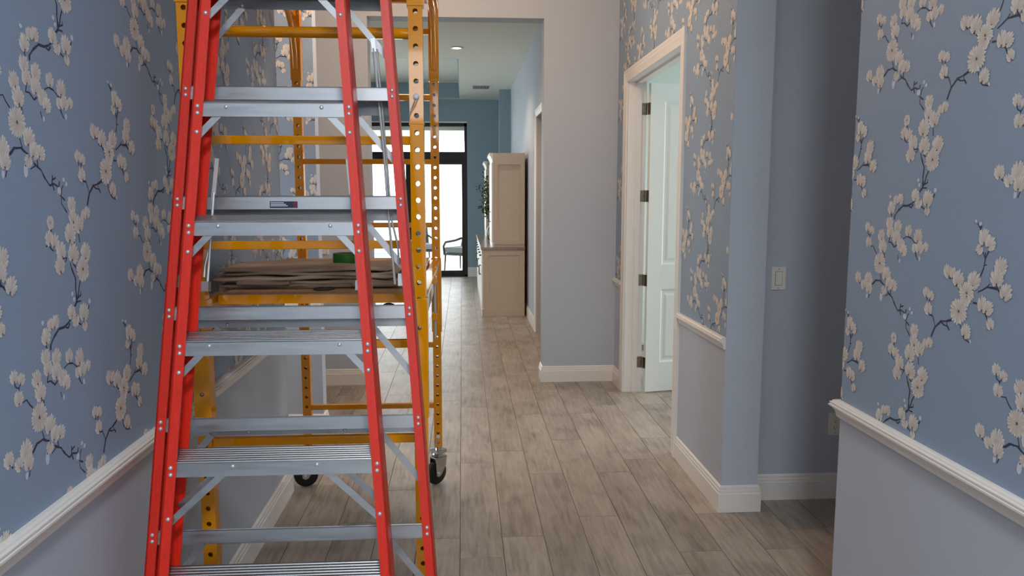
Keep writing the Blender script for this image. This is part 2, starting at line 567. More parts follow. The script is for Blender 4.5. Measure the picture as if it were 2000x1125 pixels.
def door_leaf():
    """white two-panel leaf, local x = width from the hinge, y = thickness, z = up"""
    root = structure(empty('door_1', (1.432, 5.952, 0.0), (0, 0, R(13))))
    w, h, t = 0.705, 2.425, 0.036
    z0 = 0.012
    s = 0.125
    rows = [(0.245, 0.835), (1.03, 2.295)]
    MB().box((0.004, -t, z0), (s, 0, h), 0.002).build('stile', 'door', root)
    MB().box((w - s, -t, z0), (w, 0, h), 0.002).build('stile', 'door', root)
    for a, b in ((z0, rows[0][0]), (rows[0][1], rows[1][0]), (rows[1][1], h)):
        MB().box((s, -t, a), (w - s, 0, b), 0.0005).build('rail', 'door', root)
    for a, b in rows:
        m = MB()
        for sg, y in ((-1, -t), (1, 0.0)):
            def ring(d, off):
                return [(s + d, y - sg * off, a + d), (w - s - d, y - sg * off, a + d), (w - s - d, y - sg * off, b - d), (s + d, y - sg * off, b - d)]
            loops = [ring(0, 0.0), ring(0.014, 0.009), ring(0.03, 0.009), ring(0.052, 0.003)]
            for p, q in zip(loops, loops[1:]):
                for i in range(4):
                    j = (i + 1) % 4
                    m.add([p[i], p[j], q[j], q[i]], [(0, 1, 2, 3)])
            m.add(loops[-1], [(0, 1, 2, 3)])
        m.build('panel', 'door', root)
    for z in (0.245, 0.907, 1.568, 2.235):
        hg = MB().tube([(-0.004, -0.001, z - 0.045), (-0.004, -0.001, z + 0.045)], 0.006, 10).box((0.0015, -t + 0.002, z - 0.045), (0.004, 0.0, z + 0.045)).build('hinge', 'nickel', root)
        # jamb leaf of the hinge, lies on the jamb face
        jl = MB().box((1.387, D1 - 0.0015, z - 0.045), (1.428, D1 + 0.0005, z + 0.045), 0.0005).build('hinge_plate', 'nickel')
        jl.parent = hg
        jl.matrix_parent_inverse = (Matrix.Translation((1.432, 5.952, 0)) @ Matrix.Rotation(R(13), 4, 'Z')).inverted()
        sc = MB()
        for dz in (-0.03, 0.0, 0.03):
            sc.lathe((1.402 + (0.012 if dz == 0 else 0), D1 - 0.0015, z + dz), [(0.0035, 0), (0.003, -0.001)], 8, 'Y')
        sco = sc.build('screws', 'slot')
        sco['kind'] = 'stuff'
        sco.parent = hg
        sco.matrix_parent_inverse = jl.matrix_parent_inverse.copy()
    return root


door_leaf()


# sliding glass doors at the far end
def slider():
    root = structure(empty('door_3', (-1.55, 14.9, 0)))
    x0, x1 = -1.65, 1.645
    f = 'frame'
    MB().box((x0, -0.05, 0), (x1, 0.09, 0.035)).box((x0, -0.05, 2.86), (x1, 0.09, 2.925)).box((x0, -0.05, 0), (x0 + 0.05, 0.09, 2.92)).box((x1 - 0.05, -0.05, 0), (x1, 0.09, 2.92)).build('outer_frame', f, root)
    box('transom_bar', (x0 + 0.05, -0.05, 2.22), (x1 - 0.05, 0.09, 2.385), f, root)
    n = 3
    pw = (x1 - x0 - 0.1) / n
    for i in range(n):
        a = x0 + 0.05 + i * pw
        y = (-0.03, 0.0, 0.03)[i]
        p = MB().box((a, y, 0.035), (a + 0.055, y + 0.035, 2.22)).box((a + pw - 0.055, y, 0.035), (a + pw, y + 0.035, 2.22)).box((a + 0.055, y, 0.035), (a + pw - 0.055, y + 0.035, 0.11)).box((a + 0.055, y, 2.15), (a + pw - 0.055, y + 0.035, 2.22)).build('door_panel', f, root)
        box('pane', (a + 0.05, y + 0.013, 0.1), (a + pw - 0.05, y + 0.019, 2.16), 'glass', p)
        box('transom_pane', (a + 0.005, 0.01, 2.385), (a + pw - 0.005, 0.016, 2.86), 'glass', root)
    box('head_trim', (x0 - 0.0, -0.058, 2.925), (x1, -0.045, 2.95), 'trim', root)


slider()
# study window and entrance doors (daylight enters here)
wn1 = structure(empty('window_1', (4.5, 5.95, 1.45)))
MB().box((0.02, -1.65, -1.15), (0.08, -1.6, 1.15)).box((0.02, 1.6, -1.15), (0.08, 1.65, 1.15)).box((0.02, -1.6, 1.1), (0.08, 1.6, 1.15)).box((0.02, -1.6, -1.15), (0.08, 1.6, -1.1)).build('window_frame', 'trim', wn1)
box('pane', (0.045, -1.6, -1.1), (0.05, 1.6, 1.1), 'glass', wn1)
wn2 = structure(empty('window_fill_living', (-3.74, 11.4, 1.5)))  # window added out of view to brighten the living room
MB().box((-0.03, -1.2, -1.3), (0.03, -1.14, 1.3)).box((-0.03, 1.14, -1.3), (0.03, 1.2, 1.3)).box((-0.03, -1.14, 1.24), (0.03, 1.14, 1.3)).box((-0.03, -1.14, -1.3), (0.03, 1.14, -1.24)).build('window_frame', 'frame', wn2)
box('pane', (-0.003, -1.14, -1.24), (0.003, 1.14, 1.24), 'glass', wn2)
wn3 = structure(empty('window_fill_passage', (-2.66, 4.53, 1.6)))  # unseen window added to bring daylight onto the left stub wall
MB().box((-0.03, -0.4, -0.8), (0.03, -0.35, 0.8)).box((-0.03, 0.35, -0.8), (0.03, 0.4, 0.8)).box((-0.03, -0.35, 0.75), (0.03, 0.35, 0.8)).box((-0.03, -0.35, -0.8), (0.03, 0.35, -0.75)).build('window_frame', 'trim', wn3)
box('pane', (-0.003, -0.35, -0.75), (0.003, 0.35, 0.75), 'glass', wn3)
en = structure(empty('door_4', (0.175, -2.66, 0)))
MB().box((-0.975, -0.05, 0), (-0.92, 0.05, 3.1)).box((0.92, -0.05, 0), (0.975, 0.05, 3.1)).box((-0.92, -0.05, 2.95), (0.92, 0.05, 3.1)).box((-0.92, -0.05, 2.2), (0.92, 0.05, 2.3)).build('door_frame', 'trim', en)
box('transom_pane', (-0.92, -0.003, 2.3), (0.92, 0.003, 2.95), 'glass', en)
box('entrance_leaf', (-0.915, -0.022, 0.01), (-0.005, 0.022, 2.195), 'door', en)
gl = MB().box((0.0, -0.022, 0.01), (0.12, 0.022, 2.195)).box((0.795, -0.022, 0.01), (0.915, 0.022, 2.195)).box((0.12, -0.022, 0.01), (0.795, 0.022, 0.3)).box((0.12, -0.022, 2.07), (0.795, 0.022, 2.195)).build('glazed_leaf', 'door', en)
box('pane', (0.12, -0.003, 0.3), (0.795, 0.003, 2.07), 'glass', gl)

# ------------------------------------------------------------------ wallpaper: sheet plus printed blossom pattern
FLOWERS=[(-82,110,12,'F',95),(-55,100,11,'F',60),(-71,62,14,'F',90),(42,127,15,'F',95),(88,117,16,'F',75),(-1,87,16,'F',110),(48,100,15,'F',95),(84,86,18,'F',80),(11,55,18,'F',100),(143,108,14,'F',90),(191,95,17,'F',85),(177,60,11,'F',120),(201,63,15,'F',80),(229,66,11,'F',60),(110,64,17,'F',80),(124,50,15,'F',50),(0,0,27,'O',0),(42,-28,19,'F',70),(59,-55,16,'F',60),(86,-58,14,'F',45),(31,-80,12,'F',250),(19,-100,12,'D',265),(-123,-53,15,'F',100),(-59,-53,19,'F',85),(-90,-74,13,'F',120),(-53,-81,16,'F',80),(106,18,6,'D',270),(204,32,7,'D',272),(-64,-108,8,'D',262),(173,-116,5,'B',90),(184,-126,5,'B',60),(150,493,8,'B',80),(202,464,16,'F',90),(203,434,16,'F',100),(229,414,18,'F',110),(256,435,12,'F',110),(276,442,12,'F',70),(188,395,21,'F',75),(101,422,13,'O',0),(92,388,15,'F',100),(118,379,15,'F',60),(138,356,18,'F',110),(129,323,18,'F',100),(196,347,21,'F',65),(255,346,20,'F',80),(235,304,25,'O',0),(176,250,5,'B',90),(182,236,5,'B',60),(166,210,15,'F',100),(183,185,14,'F',240),(226,200,19,'F',80),(226,163,10,'F',280),(257,221,6,'B',100),(70,194,12,'F',110),(92,198,14,'F',70),(48,171,16,'F',95),(39,203,5,'B',130),(247,578,13,'F',95),(271,571,11,'F',60),(260,534,15,'F',110),(336,645,16,'F',110),(359,642,12,'F',80),(380,630,19,'F',75),(442,633,20,'F',70),(416,596,24,'O',0),(413,575,15,'F',250),(390,545,28,'O',0),(425,499,16,'F',60),(443,477,5,'D',300),(480,576,17,'F',80),(502,571,15,'F',50),(511,533,12,'F',110),(433,144,4,'B',150),(450,138,5,'B',40),(467,107,17,'F',95),(493,93,15,'F',50),(452,74,11,'F',230),(534,40,18,'F',80),(523,13,19,'F',90),(557,-18,17,'F',70)]
STEMS=[[(-84,102),(-78,87),(-67,82)],[(-56,92),(-66,84),(-72,73)],[(-70,54),(-61,48),(-43,51),(-22,28)],[(47,84),(42,68),(56,68),(73,55),(84,61)],[(118,83),(137,90),(158,86),(175,74),(193,73)],[(13,41),(16,31)],[(21,37),(24,20)],[(95,32),(99,19)],[(181,47),(195,27)],[(-57,-70),(-33,-67),(-17,-54),(8,-52),(33,-64)],[(6,-32),(13,-51)],[(-119,-64),(-110,-75)],[(-55,-114),(-46,-94)],[(40,-95),(60,-87),(53,-80)],[(67,-74),(69,-89)],[(54,-83),(80,-96),(95,-115),(112,-130),(130,-126),(151,-133)],[(122,-126),(126,-108)],[(124,-117),(139,-112)],[(151,-133),(155,-121)],[(125,-129),(129,-140)],[(151,485),(173,472)],[(158,482),(158,463),(179,443)],[(169,505),(163,498),(160,485)],[(227,395),(231,370)],[(189,380),(189,367)],[(204,379),(203,370)],[(103,414),(104,401)],[(77,369),(90,374),(98,363),(108,358)],[(140,338),(164,337),(156,327)],[(178,323),(190,298),(198,285),(195,259),(197,229),(184,218)],[(224,282),(212,262),(205,243),(197,229)],[(197,333),(192,320),(204,311)],[(197,235),(219,243),(218,251)],[(197,228),(216,228)],[(254,211),(250,202)],[(163,192),(147,183),(130,178),(107,178),(83,163),(67,148),(66,138)],[(138,176),(148,173),(157,182)],[(44,162),(51,142)],[(196,177),(211,170)],[(248,567),(251,555)],[(264,562),(261,551)],[(257,525),(266,518),(281,516),(295,488)],[(281,459),(295,488),(319,508),(343,512),(365,519)],[(319,506),(332,500),(346,499),(343,508)],[(348,499),(355,490)],[(337,635),(346,625)],[(361,613),(379,609),(392,592)],[(398,512),(404,493),(418,478),(438,473)],[(410,491),(425,488)],[(465,565),(490,554),(499,540)],[(490,554),(502,557)],[(442,575),(456,575)],[(439,138),(451,126)],[(453,133),(450,123)],[(465,69),(475,53),(471,28),(463,10)],[(487,76),(475,53)],[(474,68),(475,53)],[(471,36),(481,39)],[(458,-31),(489,-15),(526,-15),(549,-32)],[(489,-15),(497,-7)],[(523,-3),(524,-15)],[(346,3),(355,-8)],[(369,-22),(391,-22),(402,-43)]]

RP_V, RP_U, RP_D = 0.635, 0.625, 0.3175    # vertical repeat, roll step, half drop


def motif_polys():
    rnd = random.Random(11)
    polys = []          # (points, colours)

    def petal(bx, by, ang, L, w, base, tipc):
        ca, sa = math.cos(ang), math.sin(ang)
        pts, cols = [], []
        for t, s, k in ((0, 0, 0), (0.4, 0.34, 0.45), (0.78, 0.5, 0.9), (0.97, 0.22, 1.0), (1.0, -0.1, 1.0), (0.9, -0.38, 0.85), (0.62, -0.5, 0.6), (0.3, -0.26, 0.3)):
            x, y = t * L, s * w
            pts.append((bx + x * ca - y * sa, by + x * sa + y * ca))
            d = 0.74 if s < -0.3 else 1.0
            cols.append(tuple((base[i] * (1 - k) + tipc[i] * k) * d for i in range(3)))
        polys.append((pts, cols))

    STEM = lin((62, 64, 84))[:3]
    BASEC = lin((196, 184, 172))[:3]
    CAL = lin((70, 66, 72))[:3]
    for line in STEMS:
        q = [(a / 1000, b / 1000) for a, b in line]
        # subdivide with a little wobble
        pts = [q[0]]
        for (x0, y0), (x1, y1) in zip(q, q[1:]):
            d = math.hypot(x1 - x0, y1 - y0)
            n = max(1, int(d / 0.012))
            for i in range(1, n + 1):
                t = i / n
                wob = 0.0012 if i < n else 0
                pts.append((x0 + (x1 - x0) * t + rnd.uniform(-wob, wob), y0 + (y1 - y0) * t + rnd.uniform(-wob, wob)))
        wd = 0.0025 if len(pts) > 6 else 0.0018
        for (x0, y0), (x1, y1) in zip(pts, pts[1:]):
            d = math.hypot(x1 - x0, y1 - y0) or 1
            w = wd * rnd.uniform(0.75, 1.35)
            nx, ny = -(y1 - y0) / d * w, (x1 - x0) / d * w
            ex, ey = (x1 - x0) / d * 0.001, (y1 - y0) / d * 0.001
            k = rnd.uniform(0.8, 1.15)
            c = tuple(v * k for v in STEM)
            polys.append(([(x0 - nx - ex, y0 - ny - ey), (x1 - nx + ex, y1 - ny + ey), (x1 + nx + ex, y1 + ny + ey), (x0 + nx - ex, y0 + ny - ey)], [c] * 4))
        if len(pts) > 9:
            for i in range(2):
                x, y = pts[rnd.randrange(1, len(pts) - 1)]
                a = rnd.uniform(0, 6.28)
                polys.append(([(x, y), (x + 0.008 * math.cos(a - 0.15), y + 0.008 * math.sin(a - 0.15)), (x + 0.008 * math.cos(a + 0.15), y + 0.008 * math.sin(a + 0.15))], [STEM] * 3))
    for u, v, r, t, a in FLOWERS:
        u, v, r = u / 1000, v / 1000, r / 1000 * 1.25
        ang = R(a)
        tone = rnd.uniform(0.93, 1.05)

        def tip():
            k = tone * rnd.uniform(0.88, 1.06)
            c = lin((238, 233, 226))
            return tuple(min(0.9, x * k) for x in c[:3])
        if t == 'F':
            cx, cy = u - 0.72 * r * math.cos(ang), v - 0.72 * r * math.sin(ang)
            n = 15
            order = sorted(range(n), key=lambda i: -abs(i - (n - 1) / 2))
            for i in order:
                ph = (i / (n - 1) - 0.5) * R(205) + rnd.uniform(-0.07, 0.07)
                L = 0.72 * r * math.cos(ph) + math.sqrt(max(0, r * r - (0.72 * r * math.sin(ph)) ** 2))
                petal(cx, cy, ang + ph, L * rnd.uniform(0.92, 1.07), 0.40 * r, BASEC, tip())
            polys.append(([(cx + 0.12 * r * math.cos(ang + k), cy + 0.12 * r * math.sin(ang + k)) for k in (0, 1.26, 2.5, 3.77, 5.03)], [CAL] * 5))
        elif t == 'O':
            n = 22
            for i in range(n):
                petal(u, v, 2 * math.pi * (i * 9 % n) / n + rnd.uniform(-0.06, 0.06), r * rnd.uniform(0.93, 1.08), 0.28 * r, BASEC, tip())
            polys.append(([(u + 0.11 * r * math.cos(k * 1.05), v + 0.13 * r * math.sin(k * 1.05)) for k in range(6)], [lin((104, 86, 76))[:3]] * 6))
        else:
            e = 0.55 if t == 'D' else 0.85
            c = lin((212, 218, 228))[:3]
            ca, sa = math.cos(ang), math.sin(ang)
            pts = []
            for k in range(9):
                x, y = r * math.cos(k * 0.698), r * e * math.sin(k * 0.698)
                pts.append((u + x * ca - y * sa, v + x * sa + y * ca))
            polys.append((pts, [c] * 9))
            polys.append(([(u - r * ca, v - r * sa), (u - 0.6 * r * ca + 0.2 * r * sa, v - 0.6 * r * sa - 0.2 * r * ca), (u - 0.6 * r * ca - 0.2 * r * sa, v - 0.6 * r * sa + 0.2 * r * ca)], [STEM] * 3))
    return polys


def clip(pts, cols, x0, x1, y0, y1):
    for ax, lim, sg in ((0, x0, 1), (0, x1, -1), (1, y0, 1), (1, y1, -1)):
        if not pts:
            return pts, cols
        op, oc = [], []
        for i in range(len(pts)):
            p, q, c, d = pts[i - 1], pts[i], cols[i - 1], cols[i]
            dp, dq = sg * (p[ax] - lim), sg * (q[ax] - lim)
            if (dp >= 0) != (dq >= 0):
                t = dp / (dp - dq)
                op.append((p[0] + (q[0] - p[0]) * t, p[1] + (q[1] - p[1]) * t))
                oc.append(d)
            if dq >= 0:
                op.append(q)
                oc.append(d)
        pts, cols = op, oc
    return pts, cols


MOTIF = motif_polys()
MBB = [(min(p[0] for p in q), max(p[0] for p in q), min(p[1] for p in q), max(p[1] for p in q)) for q, _ in MOTIF]
MX0, MX1 = min(b[0] for b in MBB), max(b[1] for b in MBB)
MY0, MY1 = min(b[2] for b in MBB), max(b[3] for b in MBB)


def wallpaper(wall, rects, phase, fmap):
    """rects in (u0, u1, v0, v1) with u to the right as the wall is looked at; fmap(u, v, lift) -> xyz"""
    s = MB()
    for u0, u1, v0, v1 in rects:
        a = [fmap(u, v, l) for l in (0.0, 0.0006) for u, v in ((u0, v0), (u1, v0), (u1, v1), (u0, v1))]
        s.hexa(a)
    sheet = s.build('wallpaper', 'paper', wall)
    V, F, C = [], [], []
    for u0, u1, v0, v1 in rects:
        i0, i1 = math.floor((u0 - phase[0] - MX1) / RP_U), math.ceil((u1 - phase[0] - MX0) / RP_U)
        for i in range(i0, i1 + 1):
            ou = phase[0] + i * RP_U
            vb = phase[1] - i * RP_D
            j0, j1 = math.floor((v0 - vb - MY1) / RP_V), math.ceil((v1 - vb - MY0) / RP_V)
            for j in range(j0, j1 + 1):
                ov = vb + j * RP_V
                for k, (pts, cols) in enumerate(MOTIF):
                    b = MBB[k]
                    if b[1] + ou < u0 or b[0] + ou > u1 or b[3] + ov < v0 or b[2] + ov > v1:
                        continue
                    q = [(x + ou, y + ov) for x, y in pts]
                    c = cols
                    if b[0] + ou < u0 or b[1] + ou > u1 or b[2] + ov < v0 or b[3] + ov > v1:
                        q, c = clip(q, c, u0, u1, v0, v1)
                        if len(q) < 3:
                            continue
                    n = len(V)
                    lift = 0.0008 + k * 1.2e-6 + ((i + j) % 3) * 1e-6
                    V += [fmap(x, y, lift) for x, y in q]
                    F.append(tuple(range(n, n + len(q))))
                    C += c
    me = bpy.data.meshes.new('blossom_print')
    me.from_pydata(V, [], F)
    ca = me.color_attributes.new('Col', 'FLOAT_COLOR', 'POINT')
    flat = []
    for c in C:
        flat += [c[0], c[1], c[2], 1.0]
    ca.data.foreach_set('color', flat)
    me.materials.append(M['print'])
    o = bpy.data.objects.new('blossom_print', me)
    COL.objects.link(o)
    o.parent = sheet
    o['kind'] = 'stuff'


VT = HC - 0.02
wallpaper(wall_left, [(-2.6, 4.03, RAIL1 - 0.004, VT)], (1.70, 1.73), lambda u, v, l: (WL + l, u, v))
wallpaper(wall_entry, [(-2.47, 2.6, RAIL1 - 0.004, VT)], (-2.276, 1.37), lambda u, v, l: (WR - l, -u, v))
wallpaper(wall_right, [(-4.419, -3.62, RAIL1 - 0.004, VT), (-6.063, -4.419, 2.528, VT), (-6.36, -6.063, RAIL1 - 0.004, VT)], (-4.142, 1.684), lambda u, v, l: (WR - l, -u, v))
wallpaper(wall_stub, [(-2.6, WL, RAIL1 - 0.004, VT)], (-1.0, 1.5), lambda u, v, l: (u, 5.03 - l, v))

# ------------------------------------------------------------------ folded twin step ladder leaning against the scaffold
def ladder():
    root = empty('stepladder', (-0.48, 1.784, 0.0), (R(-8.08), 0, 0))
    tag(root, 'orange-red fibreglass twin stepladder with aluminium steps, folded and leaning on the scaffold', 'ladder')
    FL, DP, TH = 0.027, 0.085, 0.0045
    secs = [dict(w=0.0, rv0=1.8212, hw0=0.1902, du=0.0, tilt=0.024, front=True, top=3.02),
            dict(w=0.1666, rv0=1.9119, hw0=0.2818, du=0.0037, tilt=-0.024, front=False, top=3.02)]
    ks = list(range(-3, 6))
    keep = []

    def rivet(loc, parent):
        if not keep:
            o = MB().lathe((0, 0, 0), [(0.0055, 0.0), (0.0052, -0.0018), (0.0038, -0.0034), (0.0014, -0.0042)], 10, 'Y').build('rivet', 'steel', parent, True)
            keep.append(o)
        else:
            o = bpy.data.objects.new('rivet', keep[0].data)
            COL.objects.link(o)
            o.parent = parent
        o.location = loc
    for s in secs:
        hw = lambda v: s['hw0'] + 0.073 * (s['rv0'] - v)
        w0, w1 = s['w'], s['w'] + DP
        vb, vt = 0.012 if s['front'] else 0.075, s['top']
        for sg in (-1, 1):
            m = MB()

            def slab(ua, ub, wa, wb):
                # ua, ub: offsets outwards from the rivet line
                p = []
                for v in (vb, vt):
                    a, b = s['du'] + sg * (hw(v) + ua), s['du'] + sg * (hw(v) + ub)
                    p += [(a, wa, v), (b, wa, v), (b, wb, v), (a, wb, v)]
                m.hexa(p)
            slab(-FL / 2, FL / 2, w0, w0 + TH)
            slab(-FL / 2, FL / 2, w1 - TH, w1)
            slab(FL / 2 - TH, FL / 2, w0, w1)
            rail = m.build('side_rail', 'red', root)
            # rivets on the front flange
            for k in ks:
                v = s['rv0'] - 0.3048 * k
                if v > vt - 0.05 or v < 0.2:
                    continue
                for dv in (0.0, -0.0175):
                    rivet((s['du'] + sg * hw(v), w0, v + dv), rail)
                if s['front']:
                    vv = v - (0.066 if k < 3 else 0.128)
                    rivet((s['du'] + sg * (hw(vv) - 0.003), w0, vv), rail)
            # foot
            v = vb
            a = s['du'] + sg * hw(v)
            MB().box((a - 0.019, w0 - 0.006, vb - 0.012), (a + 0.019, w1 + 0.006, vb + 0.045), 0.004).build('foot', 'black', root)
        for k in ks:
            v = s['rv0'] - 0.3048 * k
            if v > vt - 0.08 or v < 0.2:
                continue
            h = hw(v) + 0.006
            du = s['du']
            wa, wb = w0 + TH + 0.0003, w1 - TH - 0.0003
            zt, zb = v + 0.011, v - 0.025
            if not s['front']:
                zt, zb = v + 0.008, v - 0.028
            dz = s['tilt']
            m = MB()

            def plate(ua, ub, pts):
                # closed cross-section in (w, v) extruded along u
                n = len(pts)
                vs = [(du - ua, p[0], p[1]) for p in pts] + [(du + ub, p[0], p[1]) for p in pts]
                fs = [tuple(range(n)), tuple(range(2 * n - 1, n - 1, -1))] + [(i, (i + 1) % n, n + (i + 1) % n, n + i) for i in range(n)]
                m.add(vs, fs)
            t = 0.0028
            plate(h, h, [(wa, zb), (wa + t, zb), (wa + t, zt), (wa, zt)])
            plate(h, h, [(wb - t, zb + dz), (wb, zb + dz), (wb, zt + dz), (wb - t, zt + dz)])
            # ribbed tread
            nrib = 7
            prof_top, prof_bot = [], []
            for i in range(nrib):
                for fr, up in ((0.0, 0.0), (0.12, 0.0022), (0.62, 0.0022), (0.74, 0.0)):
                    q = (i + fr) / nrib
                    ww = wa + (wb - wa) * q
                    prof_top.append((ww, zt + dz * q + up))
            prof_top.append((wb, zt + dz))
            prof_bot = [(wb, zt + dz - t), (wa, zt - t)]
            plate(h, h, prof_top + prof_bot)
            step = m.build('step', 'alu', root)
            # rivets of the step face
            off = 0.12 if k <= 0 else (0.141, 0.163, 0.105, 0.15, 0.16)[min(k, 5) - 1]
            for sg in (-1, 1):
                if s['front']:
                    rivet((du + sg * off, wa, v), step)
                else:
                    rivet((du + sg * (off + 0.03), wb - t, v + dz - 0.019), step)
            # diagonal braces under the step
            for sg in (-1, 1):
                if s['front']:
                    L, D = (0.058, 0.062) if k < 3 else (0.135, 0.128)
                    for ww, zz in ((wa + 0.004, 0.0), (wb - 0.006, dz)):
                        if L < 0.1 and zz:
                            continue
                        MB().bar((du + sg * (hw(v) - L), ww, v - 0.012 + zz), (du + sg * (hw(v - D) - 0.004), ww, v - 0.012 - D + zz), 0.017, 0.0025).build('brace', 'alu', root)
                elif sg > 0 or k not in (0, 1):
                    L, D = 0.125, 0.155
                    ww = w0 + TH + 0.006
                    MB().bar((du + sg * (hw(v) - 0.112), wb - 0.006, v - 0.050), (du + sg * (hw(v - D) - 0.004), wb - 0.012, v - 0.04 - D), 0.018, 0.0025).build('brace', 'alu', root)
        # label on a rear step
    lb = MB().box((-0.052, 0.1700, 1.5830), (0.0235, 0.1706, 1.6010)).build('safety_label', 'navy', root)
    box('label_corner', (0.012, 0.1697, 1.5830), (0.0235, 0.1703, 1.6010), 'maroon', lb)
    MB().box((-0.0495, 0.1697, 1.5960), (-0.014, 0.1703, 1.5980)).box((-0.0495, 0.1697, 1.5917), (-0.008, 0.1703, 1.5937)).box((-0.0495, 0.1697, 1.5874), (-0.003, 0.1703, 1.5894)).build('label_print', 'ink', lb)
    # top cap
    MB().box((-0.235, -0.02, 3.0), (0.24, 0.275, 3.05), 0.008).build('top_cap', 'red', root)
    # folded spreaders: flat arm, rod and bracket
    for sg in (-1, 1):
        MB().bar((sg * 0.172, 0.098, 1.706), (sg * 0.181, 0.098, 1.610), 0.010, 0.004).build('spreader_arm', 'steel', root)
        MB().tube([(sg * 0.1805, 0.098, 1.615), (sg * 0.198, 0.098, 1.365)], 0.0035, 8).tube([(sg * 0.1865, 0.104, 1.615), (sg * 0.188, 0.104, 1.50), (sg * 0.206, 0.104, 1.42), (sg * 0.208, 0.104, 1.39)], 0.003, 8).build('spreader_rod', 'steel', root)
        MB().box((sg * 0.192, 0.088, 1.352), (sg * 0.236, 0.110, 1.378)).build('spreader_bracket', 'alu', root)
        MB().bar((sg * 0.229, 0.20, 2.069), (sg * 0.233, 0.20, 2.03), 0.012, 0.004).build('spreader_arm', 'steel', root)
        MB().tube([(sg * 0.231, 0.20, 2.04), (sg * 0.259, 0.20, 1.741), (sg * 0.272, 0.20, 1.551), (sg * 0.288, 0.20, 1.37)], 0.0035, 8).tube([(sg * 0.240, 0.206, 2.04), (sg * 0.268, 0.206, 1.70), (sg * 0.277, 0.206, 1.56), (sg * 0.296, 0.206, 1.48), (sg * 0.299, 0.206, 1.43)], 0.003, 8).build('spreader_rod', 'steel', root)
        MB().box((sg * 0.297, 0.19, 1.365), (sg * 0.318, 0.214, 1.40)).build('spreader_bracket', 'alu', root)
    return root


ladder()


# ------------------------------------------------------------------ rolling scaffold
PZ = 1.25      # platform top
SX0, SX1, SY0, SY1 = -0.842, -0.142, 2.50, 4.10   # post centres
PW = 0.044


def perforated_post(z0, z1, pitch=0.053, rh=0.0082):
    m = MB()
    n = int((z1 - z0) / pitch)
    h = PW / 2
    for sy in (-1, 1):
        for i in range(n):
            a, b = z0 + i * pitch, z0 + (i + 1) * pitch
            if i == n - 1:
                b = z1
            zc = a + pitch / 2
            K = 16
            outer, inner = [], []
            for k in range(K):
                t = 2 * math.pi * (k + 0.5) / K
                c, s_ = math.cos(t), math.sin(t)
                # point on the rectangle border
                sx_ = h / abs(c) if c else 9
                lim = (b - zc) if s_ > 0 else (zc - a)
                sz_ = lim / abs(s_) if s_ else 9
                q = min(sx_, sz_)
                outer.append((c * q, sy * h, zc + s_ * q))
                inner.append((c * rh, sy * h, zc + s_ * rh))
            # corners
            corners = [(-h, sy * h, a), (h, sy * h, a), (h, sy * h, b), (-h, sy * h, b)]
            vs = outer + inner + corners + [(x, y - sy * 0.003, z) for x, y, z in inner]
            fs = []
            for k in range(K):
                fs.append((k, (k + 1) % K, K + (k + 1) % K, K + k))
                fs.append((K + k, K + (k + 1) % K, 2 * K + 4 + (k + 1) % K, 2 * K + 4 + k))
                o0, o1 = outer[k], outer[(k + 1) % K]
                e0 = abs(abs(o0[0]) - h) < 1e-6
                e1 = abs(abs(o1[0]) - h) < 1e-6
                if e0 != e1:
                    mid = ((o0[0] + o1[0]) / 2, (o0[2] + o1[2]) / 2)
                    ci = min(range(4), key=lambda q: (corners[q][0] - mid[0]) ** 2 + (corners[q][2] - mid[1]) ** 2)
                    fs.append((k, 2 * K + ci, (k + 1) % K))
            m.add(vs, fs)
    for sx in (-1, 1):
        m.add([(sx * h, -h, z0), (sx * h, h, z0), (sx * h, h, z1), (sx * h, -h, z1)], [(0, 1, 2, 3)])
    m.add([(-h, -h, z1), (h, -h, z1), (h, h, z1), (-h, h, z1)], [(0, 1, 2, 3)])
    return m


